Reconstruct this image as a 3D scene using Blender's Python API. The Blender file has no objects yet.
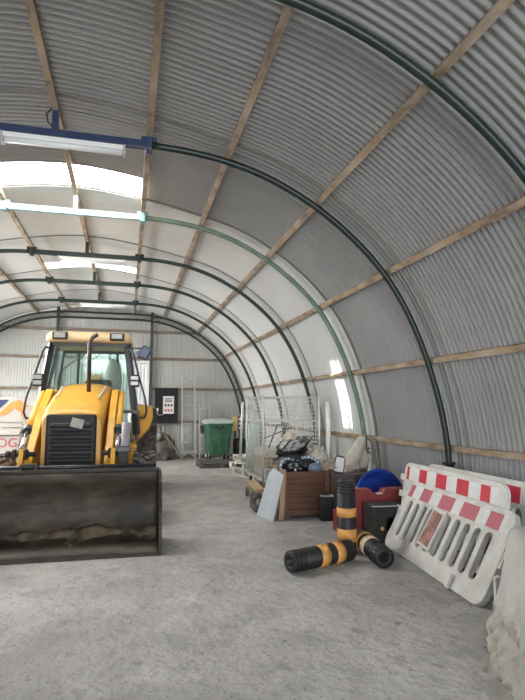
import bpy, bmesh, math, random
from mathutils import Matrix, Vector, noise as mn
R = math.radians; PI = math.pi; sin = math.sin; cos = math.cos
scn = bpy.context.scene; COL = scn.collection
rnd = random.Random(7)

# ------------------------------------------------------------ materials
def mat(name, col, rough=.6, metal=0, col2=None, scale=6, amt=.5, bump=0, bscale=40, detail=6, stretch=None, col3=None, scale3=1.2, lo=.4, hi=.65):
    m = bpy.data.materials.new(name); m.use_nodes = True
    nt = m.node_tree; N = nt.nodes; L = nt.links; b = N['Principled BSDF']
    b.inputs['Roughness'].default_value = rough; b.inputs['Metallic'].default_value = metal
    b.inputs['Base Color'].default_value = (*col, 1)
    tc = N.new('ShaderNodeTexCoord'); out = tc.outputs['Object']
    if stretch:
        mp = N.new('ShaderNodeMapping'); mp.inputs['Scale'].default_value = stretch
        L.new(out, mp.inputs[0]); out = mp.outputs[0]
    def layer(prev, c, sc, a, l, h):
        n = N.new('ShaderNodeTexNoise'); n.inputs['Scale'].default_value = sc; n.inputs['Detail'].default_value = detail
        L.new(out, n.inputs['Vector'])
        r = N.new('ShaderNodeMapRange'); r.inputs[1].default_value = l; r.inputs[2].default_value = h; r.inputs[4].default_value = a
        L.new(n.outputs['Fac'], r.inputs[0])
        mx = N.new('ShaderNodeMix'); mx.data_type = 'RGBA'
        L.new(r.outputs[0], mx.inputs[0])
        if prev is None: mx.inputs[6].default_value = (*col, 1)
        else: L.new(prev, mx.inputs[6])
        mx.inputs[7].default_value = (*c, 1)
        return mx.outputs[2]
    o = None
    if col2: o = layer(None, col2, scale, amt, lo, hi)
    if col3: o = layer(o, col3, scale3, amt, lo + .05, hi + .1)
    if o: L.new(o, b.inputs['Base Color'])
    if bump:
        n = N.new('ShaderNodeTexNoise'); n.inputs['Scale'].default_value = bscale; n.inputs['Detail'].default_value = 6
        L.new(out, n.inputs['Vector'])
        bp = N.new('ShaderNodeBump'); bp.inputs['Strength'].default_value = bump; bp.inputs['Distance'].default_value = .01
        L.new(n.outputs['Fac'], bp.inputs['Height']); L.new(bp.outputs[0], b.inputs['Normal'])
    return m
def glassmat(name, tint, gloss=.12, haze=.1):
    m = bpy.data.materials.new(name); m.use_nodes = True
    nt = m.node_tree; N = nt.nodes; L = nt.links; N.remove(N['Principled BSDF'])
    t = N.new('ShaderNodeBsdfTransparent'); t.inputs[0].default_value = (*tint, 1)
    g = N.new('ShaderNodeBsdfGlossy'); g.inputs['Roughness'].default_value = .05
    d = N.new('ShaderNodeBsdfDiffuse'); d.inputs[0].default_value = (.5, .55, .52, 1)
    m1 = N.new('ShaderNodeMixShader'); m1.inputs[0].default_value = gloss
    m2 = N.new('ShaderNodeMixShader'); m2.inputs[0].default_value = haze
    L.new(t.outputs[0], m1.inputs[1]); L.new(g.outputs[0], m1.inputs[2]); L.new(m1.outputs[0], m2.inputs[1]); L.new(d.outputs[0], m2.inputs[2])
    L.new(m2.outputs[0], N['Material Output'].inputs['Surface'])
    return m
def litmat(name, col, strength):
    m = bpy.data.materials.new(name); m.use_nodes = True; b = m.node_tree.nodes['Principled BSDF']
    b.inputs['Base Color'].default_value = (.8, .8, .78, 1); b.inputs['Emission Color'].default_value = (*col, 1); b.inputs['Emission Strength'].default_value = strength
    return m

M = dict(
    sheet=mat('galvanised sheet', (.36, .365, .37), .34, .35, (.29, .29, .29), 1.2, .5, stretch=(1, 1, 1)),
    farsheet=mat('pale sheet', (.60, .605, .60), .40, .15, (.52, .52, .51), 1.0, .5),
    backsheet=mat('back wall sheet', (.40, .40, .38), .5, .1, (.30, .30, .28), .8, .5),
    greenpaint=mat('dark green paint', (.009, .022, .018), .4, .1, (.022, .032, .026), 8, .4),
    palegreen=mat('worn green paint', (.10, .16, .12), .45, .1, (.20, .24, .19), 6, .6),
    bluepaint=mat('dark blue paint', (.020, .040, .10), .4, .1, (.05, .07, .12), 7, .5),
    teal=mat('pale teal paint', (.17, .33, .34), .5, 0, (.30, .42, .42), 3, .7),
    timber=mat('purlin timber', (.33, .24, .16), .75, 0, (.12, .085, .06), 7, .8, stretch=(2, .8, 2), bump=.2, bscale=30, col3=(.50, .42, .33), scale3=3),
    railm=mat('brown rail', (.20, .16, .12), .7, 0, (.12, .10, .08), 5, .5),
    white=mat('white plastic', (.66, .66, .63), .45, 0, (.44, .42, .37), 7, .45),
    whitebright=mat('white enamel', (.8, .8, .8), .4),
    tube=mat('lamp diffuser', (.75, .77, .78), .3),
    yellow=mat('yellow machine paint', (.64, .33, .035), .42, 0, (.42, .22, .06), 5, .45, bump=.08, col3=(.22, .14, .06), scale3=2.5, lo=.5, hi=.75),
    roofyellow=mat('faded yellow roof', (.62, .44, .24), .5, 0, (.45, .33, .2), 5, .5),
    blackp=mat('black plastic', (.009, .009, .010), .6, 0, (.028, .025, .022), 8, .5),
    frame=mat('cab frame paint', (.018, .022, .03), .4, 0, (.04, .04, .045), 8, .4),
    bucket=mat('rusty bucket steel', (.032, .026, .020), .6, .2, (.12, .09, .06), 3.0, .75, bump=.5, bscale=14, detail=10, col3=(.014, .012, .010), scale3=9, stretch=(.6, 1, 1.3)),
    edge=mat('worn steel edge', (.022, .019, .017), .6, .2, (.06, .045, .035), 10, .5),
    chrome=mat('chrome rod', (.8, .8, .78), .2, .9),
    glass=glassmat('green tinted glass', (.74, .86, .82), .09, .05),
    lens=mat('lamp lens', (.30, .30, .29), .3, .2, (.12, .12, .12), 60, .5),
    tyre=mat('dusty tyre rubber', (.045, .04, .036), .8, 0, (.24, .20, .16), 6, .7, bump=.3),
    rim=mat('wheel rim', (.5, .48, .44), .5, 0, (.25, .2, .15), 6, .6),
    fendergrey=mat('dusty grey fender', (.36, .30, .26), .6, 0, (.25, .20, .16), 5, .6),
    seat=mat('seat fabric', (.02, .02, .022), .8),
    plate=mat('badge plate', (.42, .40, .34), .5, 0, (.25, .23, .2), 30, .5),
    bluemirror=mat('mirror back', (.03, .045, .09), .35),
    bingreen=mat('bin green plastic', (.020, .085, .042), .45, 0, (.05, .16, .09), 3, .5),
    binlid=mat('pale bin lid', (.42, .46, .42), .5, 0, (.28, .33, .3), 5, .5),
    alu=mat('aluminium', (.50, .50, .48), .45, .5, (.38, .37, .35), 6, .5),
    wire=mat('galvanised wire', (.66, .68, .66), .4, .3),
    palewood=mat('weathered pallet wood', (.66, .64, .60), .85, 0, (.36, .33, .29), 8, .6, stretch=(1, 1, 3)),
    darkwood=mat('dark pallet wood', (.09, .085, .08), .8, 0, (.16, .15, .14), 8, .6),
    tan=mat('tan plank', (.50, .37, .22), .7, 0, (.36, .25, .14), 8, .5, stretch=(4, .6, 1)),
    crate=mat('brown crate wood', (.15, .062, .030), .6, 0, (.06, .028, .016), 7, .7, stretch=(.8, 1, 5), bump=.2),
    post=mat('crate post wood', (.40, .27, .17), .7, 0, (.26, .17, .1), 7, .6, stretch=(4, 4, .6)),
    greybox=mat('grey brown board', (.12, .10, .095), .7, 0, (.07, .06, .055), 6, .6),
    board=mat('blue white board', (.55, .60, .66), .5, 0, (.45, .48, .52), 4, .5),
    cream=mat('cream cloth', (.58, .54, .46), .85, 0, (.40, .36, .30), 6, .6, bump=.5, bscale=20),
    beige=mat('beige sacking', (.46, .40, .33), .9, 0, (.28, .23, .18), 9, .6, bump=.6, bscale=25),
    bag=mat('black polythene', (.015, .017, .022), .28, 0, bump=.5, bscale=14),
    bluegrey=mat('blue grey plastic', (.12, .16, .23), .4, 0, (.3, .33, .38), 15, .6),
    rubber=mat('black rubber', (.008, .008, .009), .55, 0, (.026, .025, .024), 12, .4, bump=.1),
    orange=mat('orange reflective band', (.72, .36, .09), .45, 0, (.45, .22, .07), 14, .5),
    peel=mat('peeling pale tape', (.72, .58, .40), .6, 0, (.5, .34, .2), 18, .6),
    bluep=mat('bright blue plastic', (.012, .05, .33), .35, 0, (.02, .08, .4), 5, .4),
    redp=mat('maroon red plastic', (.26, .035, .035), .5, 0, (.17, .03, .03), 6, .5),
    redtape=mat('red reflective tape', (.60, .035, .06), .4, 0, (.45, .04, .06), 20, .5),
    redfade=mat('faded red tape', (.50, .12, .16), .5, 0, (.42, .14, .16), 15, .5),
    whitetape=mat('white reflective tape', (.72, .74, .74), .4, 0, (.6, .61, .6), 12, .4),
    signred=mat('stained pink sign face', (.42, .22, .19), .6, 0, (.22, .10, .08), 9, .8, lo=.45, hi=.55),
    noticeblk=mat('black board', (.004, .004, .006), .7),
    paper=mat('poster paper', (.72, .70, .68), .6),
    ink=mat('dark print', (.06, .06, .06), .6), redink=mat('red print', (.5, .09, .08), .6), blueink=mat('navy print', (.012, .02, .09), .6),
    orangeprint=mat('orange print', (.55, .20, .04), .6), pinkprint=mat('pink red print', (.35, .05, .08), .6),
    carton=mat('white panel', (.36, .345, .315), .6, 0, (.31, .295, .27), 2, .4),
    tanbox=mat('tan cardboard', (.48, .36, .22), .8),
    concrete=mat('cast concrete', (.55, .54, .52), .85, 0, (.40, .38, .35), 5, .6, bump=.35, bscale=50),
    roughc=mat('rough spalled concrete', (.50, .47, .42), .95, 0, (.34, .31, .27), 12, .7, bump=1, bscale=45, detail=12),
    pebble=mat('grit', (.12, .11, .10), .9, 0, (.2, .19, .17), 9, .5),
    yellowbox=mat('yellow panel', (.72, .52, .22), .5),
)
# concrete floor
def floormat():
    m = bpy.data.materials.new('dusty concrete'); m.use_nodes = True; nt = m.node_tree; N = nt.nodes; L = nt.links; b = N['Principled BSDF']
    tc = N.new('ShaderNodeTexCoord')
    def nz(sc, de=8, di=0):
        n = N.new('ShaderNodeTexNoise'); n.inputs['Scale'].default_value = sc; n.inputs['Detail'].default_value = de; n.inputs['Distortion'].default_value = di
        L.new(tc.outputs['Object'], n.inputs['Vector']); return n.outputs['Fac']
    def rng(f, a, c, lo=0, hi=1):
        r = N.new('ShaderNodeMapRange'); L.new(f, r.inputs[0]); r.inputs[1].default_value = a; r.inputs[2].default_value = c; r.inputs[3].default_value = lo; r.inputs[4].default_value = hi; return r.outputs[0]
    def mix(f, a, c):
        x = N.new('ShaderNodeMix'); x.data_type = 'RGBA'; L.new(f, x.inputs[0])
        if isinstance(a, tuple): x.inputs[6].default_value = (*a, 1)
        else: L.new(a, x.inputs[6])
        x.inputs[7].default_value = (*c, 1); return x.outputs[2]
    c = mix(rng(nz(.55, 8, .6), .38, .62), (.50, .49, .465), (.35, .34, .32))
    c = mix(rng(nz(3.2, 10, .5), .45, .7, 0, .6), c, (.27, .262, .25))
    c = mix(rng(nz(1.3, 8, 1.5), .56, .66, 0, .5), c, (.56, .555, .54))
    c = mix(rng(nz(38, 5), .60, .68, 0, .75), c, (.17, .165, .155))
    c = mix(rng(nz(6, 12), .60, .66, 0, .45), c, (.24, .225, .205))
    c = mix(rng(nz(11, 6), .66, .72, 0, .75), c, (.15, .145, .14))
    L.new(c, b.inputs['Base Color']); b.inputs['Roughness'].default_value = .8
    bp = N.new('ShaderNodeBump'); bp.inputs['Strength'].default_value = 1; bp.inputs['Distance'].default_value = .03
    L.new(nz(13, 14, 0), bp.inputs['Height']); L.new(bp.outputs[0], b.inputs['Normal'])
    return m
M['floor'] = floormat()

# ------------------------------------------------------------ mesh helpers
def NB(): return bmesh.new()
def T(x=0, y=0, z=0): return Matrix.Translation((x, y, z))
def RX(a): return Matrix.Rotation(R(a), 4, 'X')
def RY(a): return Matrix.Rotation(R(a), 4, 'Y')
def RZ(a): return Matrix.Rotation(R(a), 4, 'Z')
def bx(bm, c, s, m=None, bev=0, seg=2):
    mt = Matrix.Translation(c) @ (m or Matrix()) @ Matrix.Diagonal((*s, 1))
    g = bmesh.ops.create_cube(bm, size=1, matrix=mt)
    if bev:
        es = list({e for v in g['verts'] for e in v.link_edges})
        bmesh.ops.bevel(bm, geom=es, offset=bev, segments=seg, profile=.5, affect='EDGES')
    return bm
def bb(x0, x1, y0, y1, z0, z1, bev=0):
    return bx(NB(), ((x0+x1)/2, (y0+y1)/2, (z0+z1)/2), (abs(x1-x0), abs(y1-y0), abs(z1-z0)), bev=bev)
def abb(bm, x0, x1, y0, y1, z0, z1, bev=0):
    return bx(bm, ((x0+x1)/2, (y0+y1)/2, (z0+z1)/2), (abs(x1-x0), abs(y1-y0), abs(z1-z0)), bev=bev)
def beam(bm, a, b, w, h, up=(0, 0, 1), bev=0):
    a = Vector(a); b = Vector(b); d = b-a; l = d.length; d.normalize(); u = Vector(up); s = d.cross(u)
    if s.length < 1e-4: s = d.cross(Vector((0, 1, 0)))
    s.normalize(); u = s.cross(d)
    m = Matrix((s, d, u)).transposed().to_4x4()
    return bx(bm, (a+b)/2, (w, l, h), m, bev)
def tube(bm, pts, r, n=8, closed=False, caps=True):
    pts = [Vector(p) for p in pts]; k = len(pts); rings = []; prev = None
    rs = r if isinstance(r, (list, tuple)) else [r]*k
    for i, p in enumerate(pts):
        if closed: t = pts[(i+1) % k]-pts[i-1]
        else: t = pts[min(i+1, k-1)]-pts[max(i-1, 0)]
        t.normalize()
        if prev is None: u = t.orthogonal().normalized()
        else:
            u = prev-t*prev.dot(t); u.normalize()
        prev = u; v = t.cross(u)
        rings.append([bm.verts.new(p+(u*cos(2*PI*j/n)+v*sin(2*PI*j/n))*rs[i]) for j in range(n)])
    for i in range(k if closed else k-1):
        a = rings[i]; b = rings[(i+1) % k]
        for j in range(n):
            f = bm.faces.new((a[j], a[(j+1) % n], b[(j+1) % n], b[j])); f.smooth = True
    if caps and not closed:
        bm.faces.new(rings[0][::-1]); bm.faces.new(rings[-1])
    return bm
def lathe(bm, prof, n=24, m=None):
    m = m or Matrix(); rings = []
    for r, z in prof:
        if r < 1e-5: rings.append([bm.verts.new(m @ Vector((0, 0, z)))])
        else: rings.append([bm.verts.new(m @ Vector((r*cos(2*PI*j/n), r*sin(2*PI*j/n), z))) for j in range(n)])
    for a, b in zip(rings, rings[1:]):
        if len(a) == 1 and len(b) == 1: continue
        for j in range(n):
            q = (j+1) % n
            if len(a) == 1: f = bm.faces.new((a[0], b[q], b[j]))
            elif len(b) == 1: f = bm.faces.new((a[j], a[q], b[0]))
            else: f = bm.faces.new((a[j], a[q], b[q], b[j]))
            f.smooth = True
    return bm
def prism(bm, poly, d, m=None):
    m = m or Matrix()
    a = [bm.verts.new(m @ Vector((x, y, -d/2))) for x, y in poly]; b = [bm.verts.new(m @ Vector((x, y, d/2))) for x, y in poly]
    bm.faces.new(a[::-1]); bm.faces.new(b); k = len(poly)
    for i in range(k): bm.faces.new((a[i], a[(i+1) % k], b[(i+1) % k], b[i]))
    return bm
def loft(bm, rings, caps=True, smooth=False):
    rr = [[bm.verts.new(p) for p in ring] for ring in rings]
    for a, b in zip(rr, rr[1:]):
        for j in range(len(a)):
            f = bm.faces.new((a[j], a[(j+1) % len(a)], b[(j+1) % len(a)], b[j])); f.smooth = smooth
    if caps: bm.faces.new(rr[0][::-1]); bm.faces.new(rr[-1])
    return bm
def blob(bm, c, s, amp=.2, freq=2.5, seed=0, sub=4, flat=None, m=None):
    g = bmesh.ops.create_icosphere(bm, subdivisions=sub, radius=1)
    for v in g['verts']:
        p = v.co.copy(); o = Vector((seed*3.1, seed*1.7, seed))
        k = 1+amp*(mn.noise(p*freq+o)+.6*mn.noise(p*freq*2.3+o)+.35*abs(mn.noise(p*freq*5+o)))
        q = Vector((p.x*s[0]*k, p.y*s[1]*k, p.z*s[2]*k))
        if m: q = m @ q
        q += Vector(c)
        if flat is not None and q.z < flat: q.z = flat
        v.co = q
        for f in v.link_faces: f.smooth = True
    return bm
def obj(name, bm, m, parent=None, bevel=0):
    bmesh.ops.recalc_face_normals(bm, faces=bm.faces)
    me = bpy.data.meshes.new(name); bm.to_mesh(me); bm.free()
    o = bpy.data.objects.new(name, me); COL.objects.link(o)
    ms = m if isinstance(m, (list, tuple)) else [m]
    for q in ms: me.materials.append(M[q] if isinstance(q, str) else q)
    if parent: o.parent = parent
    if bevel:
        md = o.modifiers.new('b', 'BEVEL'); md.width = bevel; md.segments = 2; md.limit_method = 'ANGLE'
    return o
def tag(o, label=None, cat=None, group=None, kind=None):
    if label: o['label'] = label
    if cat: o['category'] = cat
    if group: o['group'] = group
    if kind: o['kind'] = kind
    return o
def thing(name, loc, label, cat, group=None, rz=0, m=None):
    o = bpy.data.objects.new(name, None); COL.objects.link(o); o.empty_display_size = .1
    if m is not None: o.matrix_world = m
    else: o.location = loc; o.rotation_euler = (0, 0, R(rz))
    return tag(o, label, cat, group)
def struct(name, bm, m, parent=None):
    o = obj(name, bm, m, parent)
    if not parent: o['kind'] = 'structure'
    return o
def text(name, s, size, m, mt, parent):
    cu = bpy.data.curves.new(name, 'FONT'); cu.body = s; cu.size = size; cu.extrude = .002; cu.align_x = 'CENTER'; cu.align_y = 'CENTER'
    tmp = bpy.data.objects.new(name, cu); COL.objects.link(tmp)
    dg = bpy.context.evaluated_depsgraph_get(); me = bpy.data.meshes.new_from_object(tmp.evaluated_get(dg))
    bpy.data.objects.remove(tmp); me.transform(m); me.materials.clear(); me.materials.append(M[mt])
    o = bpy.data.objects.new(name, me); COL.objects.link(o); o.parent = parent
    return o

# ------------------------------------------------------------ the vaulted shell
XR = -.78; HB = .93; XC = .15; ZC = .74; RR = 3.50; RS = 3.62; Y0 = -7.0; Y1 = 16.2
def sst(a, b, x):
    t = max(0, min(1, (x-a)/(b-a))); return t*t*(3-2*t)
def dr(a):
    a = a if a < 90 else 180-a
    return .035-.09*(1-sst(15, 45, a))-.035*sst(66, 90, a)
def prof_right():
    pts = []
    a0 = math.degrees(math.asin(-ZC/RS))
    a = a0
    while a < 76.29:
        pts.append((XC+(RS+dr(a))*cos(R(a)), ZC+(RS+dr(a))*sin(R(a)), a)); a += 2.2
    bx_, bz_ = XC+(RS+dr(76.3))*cos(R(76.3)), ZC+(RS+dr(76.3))*sin(R(76.3))
    cx_ = bx_-(4.56-bz_)/.2437
    for i in range(15):
        t = i/14
        pts.append(((1-t)**2*bx_+2*t*(1-t)*cx_+t*t*XR, (1-t)**2*bz_+2*t*(1-t)*4.56+t*t*4.56, 76.3+13.7*t))
    return pts
PR = prof_right()
PROF = [(x, z, a) for x, z, a in PR]+[(2*XR-x, z, 180-a) for x, z, a in PR[-2::-1]]
def roofz(x):
    for (xa, za, _), (xb, zb, _) in zip(PROF, PROF[1:]):
        if (xa-x)*(xb-x) <= 0 and abs(xa-xb) > 1e-6 and za > .3: return za+(zb-za)*(x-xa)/(xb-xa)
    return 1.0
PITCH = .076; SPP = 6
def shell():
    ny = int(round((Y1-Y0)/PITCH*SPP)); ys = [Y0+(Y1-Y0)*j/ny for j in range(ny+1)]
    k = len(PROF); nor = []
    for i in range(k):
        a = PROF[max(i-1, 0)]; b = PROF[min(i+1, k-1)]; t = Vector((b[0]-a[0], 0, b[1]-a[1])).normalized()
        nor.append(Vector((t.z, 0, -t.x)))
    bms = {q: NB() for q in ('wall_right', 'wall_left', 'ceiling', 'window_1', 'window_2', 'window_3', 'window_4', 'window_5')}
    cache = {q: {} for q in bms}
    def cat(i, j):
        am = (PROF[i][2]+PROF[i+1][2])/2; y = (ys[j]+ys[j+1])/2; xm = (PROF[i][0]+PROF[i+1][0])/2
        if 6.78 < y < 7.44 and -3.4 < xm < .12: return 'window_1'
        if 11.35 < y < 11.9 and -1.75 < xm < .12: return 'window_2'
        if 7.5 < y < 7.86 and 117 < am < 137: return None          # unseen gap added in the left slope to let the sun streak in
        for n_, ya, yb in ((3, 8.3, 9.3), (4, 10.5, 11.5), (5, 12.7, 13.7)):  # unseen glowing strips added on the left slope to brighten the interior
            if ya < y < yb and 122 < am < 168: return 'window_%d' % n_
        if am < 21.6: return 'wall_right'
        if am > 158.4: return 'wall_left'
        return 'ceiling'
    for i in range(k-1):
        for j in range(ny):
            c = cat(i, j)
            if not c: continue
            vs = []
            for (p, q) in ((i, j), (i+1, j), (i+1, j+1), (i, j+1)):
                d = cache[c]
                if (p, q) not in d:
                    x, z, _ = PROF[p]; o = nor[p]*(.014*cos(2*PI*ys[q]/PITCH))
                    d[(p, q)] = bms[c].verts.new((x+o.x, ys[q], z+o.z))
                vs.append(d[(p, q)])
            f = bms[c].faces.new(vs); f.smooth = True
            if c in ('wall_right', 'wall_left', 'ceiling') and ys[j] > 7.4: f.material_index = 1  # sheets further back take a paler, less metallic colour
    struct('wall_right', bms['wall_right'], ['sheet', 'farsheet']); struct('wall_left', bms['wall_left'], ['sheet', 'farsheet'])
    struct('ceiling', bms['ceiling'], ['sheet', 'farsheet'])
    struct('window_1', bms['window_1'], litmat('lit rooflight sheet', (1, .99, .96), SKY1))
    struct('window_2', bms['window_2'], litmat('dim rooflight sheet', (1, .93, .90), SKY2))
    for n_ in (3, 4, 5): struct('window_%d' % n_, bms['window_%d' % n_], litmat('added left slope fill sheet', (1, .99, .96), FILL))  # emissive sheets put in out of view as extra fill light
SKY1, SKY2, FILL = 20.0, 1.5, 21.0
shell()
struct('floor', bb(-9, 8, -16, 18, -.15, 0), 'floor')

def endwall(name, y, m, hole=None, thick=.012):
    bm = NB(); step = PITCH/4; x = 2*XR-PROF[0][0]; xe = PROF[0][0]; prev = None; segs = []
    def col(x, z0, z1):
        o = thick*.8*cos(2*PI*x/PITCH)
        return (bm.verts.new((x, y+o, z0)), bm.verts.new((x, y+o, z1)))
    n = int((xe-x)/step); xs = [x+(xe-x)*i/n for i in range(n+1)]
    for a, b in zip(xs, xs[1:]):
        mids = (a+b)/2
        rng = [(0, None)]
        if hole and hole[0] < mids < hole[1]: rng = [(hole[2], None)]
        for z0, _ in rng:
            za, zb = roofz(a), roofz(b)
            if za <= z0 or zb <= z0: continue
            p = col(a, z0, za); q = col(b, z0, zb)
            f = bm.faces.new((p[0], q[0], q[1], p[1])); f.smooth = True
    bmesh.ops.remove_doubles(bm, verts=bm.verts, dist=1e-4)
    return struct(name, bm, m)
endwall('wall_back', 16.22, 'backsheet', hole=(-1.42, .60, 2.86))
endwall('wall_front', -7.0, 'backsheet', hole=(-3.1, 1.55, 3.6))  # front doorway added behind the camera as a way in for light
# back door: pale corrugated leaf in a white frame
bm = NB(); n = 160; pr = None
for i in range(n+1):
    x = -1.36+1.90*i/n; o = .01*cos(2*PI*x/.1); c = (bm.verts.new((x, 16.22+o, 0.02)), bm.verts.new((x, 16.22+o, 2.80)))
    if pr: bm.faces.new((pr[0], c[0], c[1], pr[1])).smooth = True
    pr = c
d1 = struct('door_1', bm, mat('pale door sheet', (.62, .64, .64), .5))
bm = NB(); abb(bm, -1.42, -1.34, 16.13, 16.24, 0, 2.88); abb(bm, .54, .62, 16.13, 16.24, 0, 2.88); abb(bm, -1.34, .54, 16.13, 16.24, 2.80, 2.88)
obj('door_frame', bm, 'whitebright', d1)
# concrete kerb at the foot of the back wall and along the right wall
struct('baseboard_back', bb(-5.2, 3.66, 16.02, 16.19, 0, .07), mat('kerb', (.22, .19, .17), .9))

# narrow dark strips along the sheets beside each arch
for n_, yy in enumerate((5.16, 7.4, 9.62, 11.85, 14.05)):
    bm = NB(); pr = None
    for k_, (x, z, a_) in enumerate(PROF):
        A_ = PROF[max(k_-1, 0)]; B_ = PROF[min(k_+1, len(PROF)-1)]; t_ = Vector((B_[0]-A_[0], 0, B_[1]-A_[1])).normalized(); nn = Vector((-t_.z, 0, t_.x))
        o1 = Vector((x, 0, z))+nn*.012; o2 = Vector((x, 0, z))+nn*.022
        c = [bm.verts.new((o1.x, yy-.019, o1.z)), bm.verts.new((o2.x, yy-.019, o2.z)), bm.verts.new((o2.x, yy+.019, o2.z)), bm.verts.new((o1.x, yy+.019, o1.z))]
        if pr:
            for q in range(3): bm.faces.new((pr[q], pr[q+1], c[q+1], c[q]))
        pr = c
    struct('trim_%d' % (n_+1), bm, mat('dark strip', (.19, .18, .165), .7) if n_ == 0 else bpy.data.materials['dark strip'])
# rails and posts of the back wall
names = {3.77: 'topmost brown rail across the back wall, just under the arch', 2.95: 'brown rail across the back wall above the pale door head',
         2.04: 'brown rail across the back wall behind the top of the black noticeboard', 1.05: 'lowest brown rail across the back wall, behind the bin and the ladders'}
def halfw(z):
    return math.sqrt(max(0, (RS-.06)**2-(z-ZC)**2))
for z in names:
    xr = XC+halfw(z); xl = 2*XR-xr
    bm = NB()
    if z > 2.9: abb(bm, xl, xr, 16.12, 16.2, z-.04, z+.04)
    else:
        b2 = NB(); abb(b2, xl, -1.43, 16.12, 16.2, z-.04, z+.04); abb(bm, .63, xr, 16.12, 16.2, z-.04, z+.04)
        tag(obj('wall_rail', b2, 'railm'), ('upper' if z > 2 else 'lower')+' short brown rail left of the pale door, behind the digger', 'rail', 'rails on the back wall')
    tag(obj('wall_rail', bm, 'railm'), names[z], 'rail', 'rails on the back wall')
tag(obj('wall_post', bb(.63, .71, 16.03, 16.11, 0, 4.35), 'frame'), 'dark upright post of the back wall right of the pale door', 'post', 'posts on the back wall')
tag(obj('wall_post', bb(-2.04, -1.96, 16.03, 16.11, 0, 4.4), 'frame'), 'dark upright post of the back wall left of the digger cab', 'post', 'posts on the back wall')

# ribs
def arc(a0, a1, r, y, side=1, n=40):
    out = []
    for i in range(n+1):
        a = R(a0+(a1-a0)*i/n); q = r+dr(a0+(a1-a0)*i/n); x = XC+q*cos(a)
        out.append(((x if side > 0 else 2*XR-x), y, ZC+q*sin(a)))
    return out
AF = math.degrees(math.asin((.0-ZC)/RR))
ribs = [(3.04, 'greenpaint', 'greenpaint', 'nearest dark green steel arch, sweeping over the top right corner'),
        (5.4, 'greenpaint', 'bluepaint', 'second steel arch, dark green with a dark blue crossbar, landing behind the barriers'),
        (7.6, 'palegreen', 'teal', 'third steel arch, worn pale green with a pale teal crossbar below the bright rooflight'),
        (9.8, 'greenpaint', 'greenpaint', 'fourth steel arch, green, just in front of the dim pink rooflight'),
        (12.0, 'greenpaint', 'greenpaint', 'fifth dark green steel arch, between the dim rooflight and the last lamp'),
        (14.2, 'greenpaint', 'greenpaint', 'sixth dark green steel arch, holding the farthest lamp')]
for y, ma, mb, lab in ribs:
    t = thing('arched_rib', (XR, y, 0), lab, 'steel arch', 'steel arches of the vault')
    iv = T(-XR, -y, 0)
    for s in (1, -1):
        bm = NB(); tube(bm, arc(90, AF, RR, y, s), .036, 10); bmesh.ops.transform(bm, matrix=iv, verts=bm.verts); obj('curved_arm', bm, ma, t)
        bm = NB(); a = R(1.5); x = XC+(RR+dr(1.5))*cos(a); x = x if s > 0 else 2*XR-x
        for dz in (-.03, .03): lathe(bm, [(0, dz-.01), (.075, dz-.01), (.075, dz+.01), (0, dz+.01)], 14, T(x, y, ZC+RR*sin(a)))
        tube(bm, [(x, y-.09, ZC+.10), (x, y+.09, ZC+.10)], .014, 6)
        bmesh.ops.transform(bm, matrix=iv, verts=bm.verts); obj('flange', bm, ma, t)
        bm = NB(); bx(bm, (s*HB, 0, ZC+RR), (.07, .13, .14), bev=.01); bx(bm, (s*HB, 0, ZC+RR+.06), (.16, .05, .05)); obj('clamp', bm, mb, t)
    bm = NB(); bx(bm, (0, 0, ZC+RR), (2*HB, .06, .085), bev=.006); obj('crossbar', bm, mb, t)
    bm = NB(); bx(bm, (0, 0, ZC+RR+.14), (.06, .05, .25), bev=.005); obj('stub_post', bm, mb, t)
# end frame against the back wall
t = thing('end_frame', (XR, 16.06, 0), 'dark double arch frame around the edge of the back wall', 'steel arch')
for rad, nm in ((RR+.03, 'outer_chord'), (RR-.13, 'inner_chord')):
    bm = NB(); tube(bm, arc(AF, 90, rad, 16.04)+[p for p in arc(90, AF, rad, 16.04, -1)], .03, 8)
    bmesh.ops.transform(bm, matrix=T(-XR, -16.06, 0), verts=bm.verts); obj(nm, bm, 'greenpaint', t)
bm = NB(); zz = []
for s, rr_ in ((1, range(0, 61)), (-1, range(60, -1, -1))):
    for i in rr_:
        a = -10+i*100/60; zz.append(arc(a, a, RR-.13 if i % 2 else RR+.03, 16.04, s, 1)[0])
tube(bm, zz, .01, 5)
bmesh.ops.transform(bm, matrix=T(-XR, -16.06, 0), verts=bm.verts); obj('lacing', bm, 'greenpaint', t)

# purlins (timber), each a thing
pa = [(4.7, 'lowest purlin on the right wall, level with the barrier tops'), (21.6, 'second purlin up the right wall, at door height'),
      (40.2, 'third purlin up the right side, at the shoulder of the vault'), (58.4, 'fourth purlin up the right side, running to the top right corner'),
      (76.3, 'fifth purlin up the right side, the steep one above the wire cage'), (90, 'purlin along the right ends of the crossbars'), (None, 'ridge purlin on the stub posts, above the digger')]
def purlin(x, z, ang, lab):
    bm = NB(); L_ = Y1-Y0-.1; k = 30
    rings = []
    for i in range(k+1):
        yy = -L_/2+L_*i/k; o = .006*mn.noise(Vector((x, yy*.8, z))); w, h = .031, .028
        m = Matrix.Rotation(ang, 4, 'Y')
        rings.append([m @ Vector((a+o, yy, b+o)) for a, b in ((-w, -h), (w, -h), (w, h), (-w, h))])
    loft(bm, rings); o = obj('timber_purlin', bm, 'timber'); o.location = (x, (Y0+Y1)/2, z)
    tag(o, 'light brown timber '+lab, 'purlin', 'timber purlins')
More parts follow.
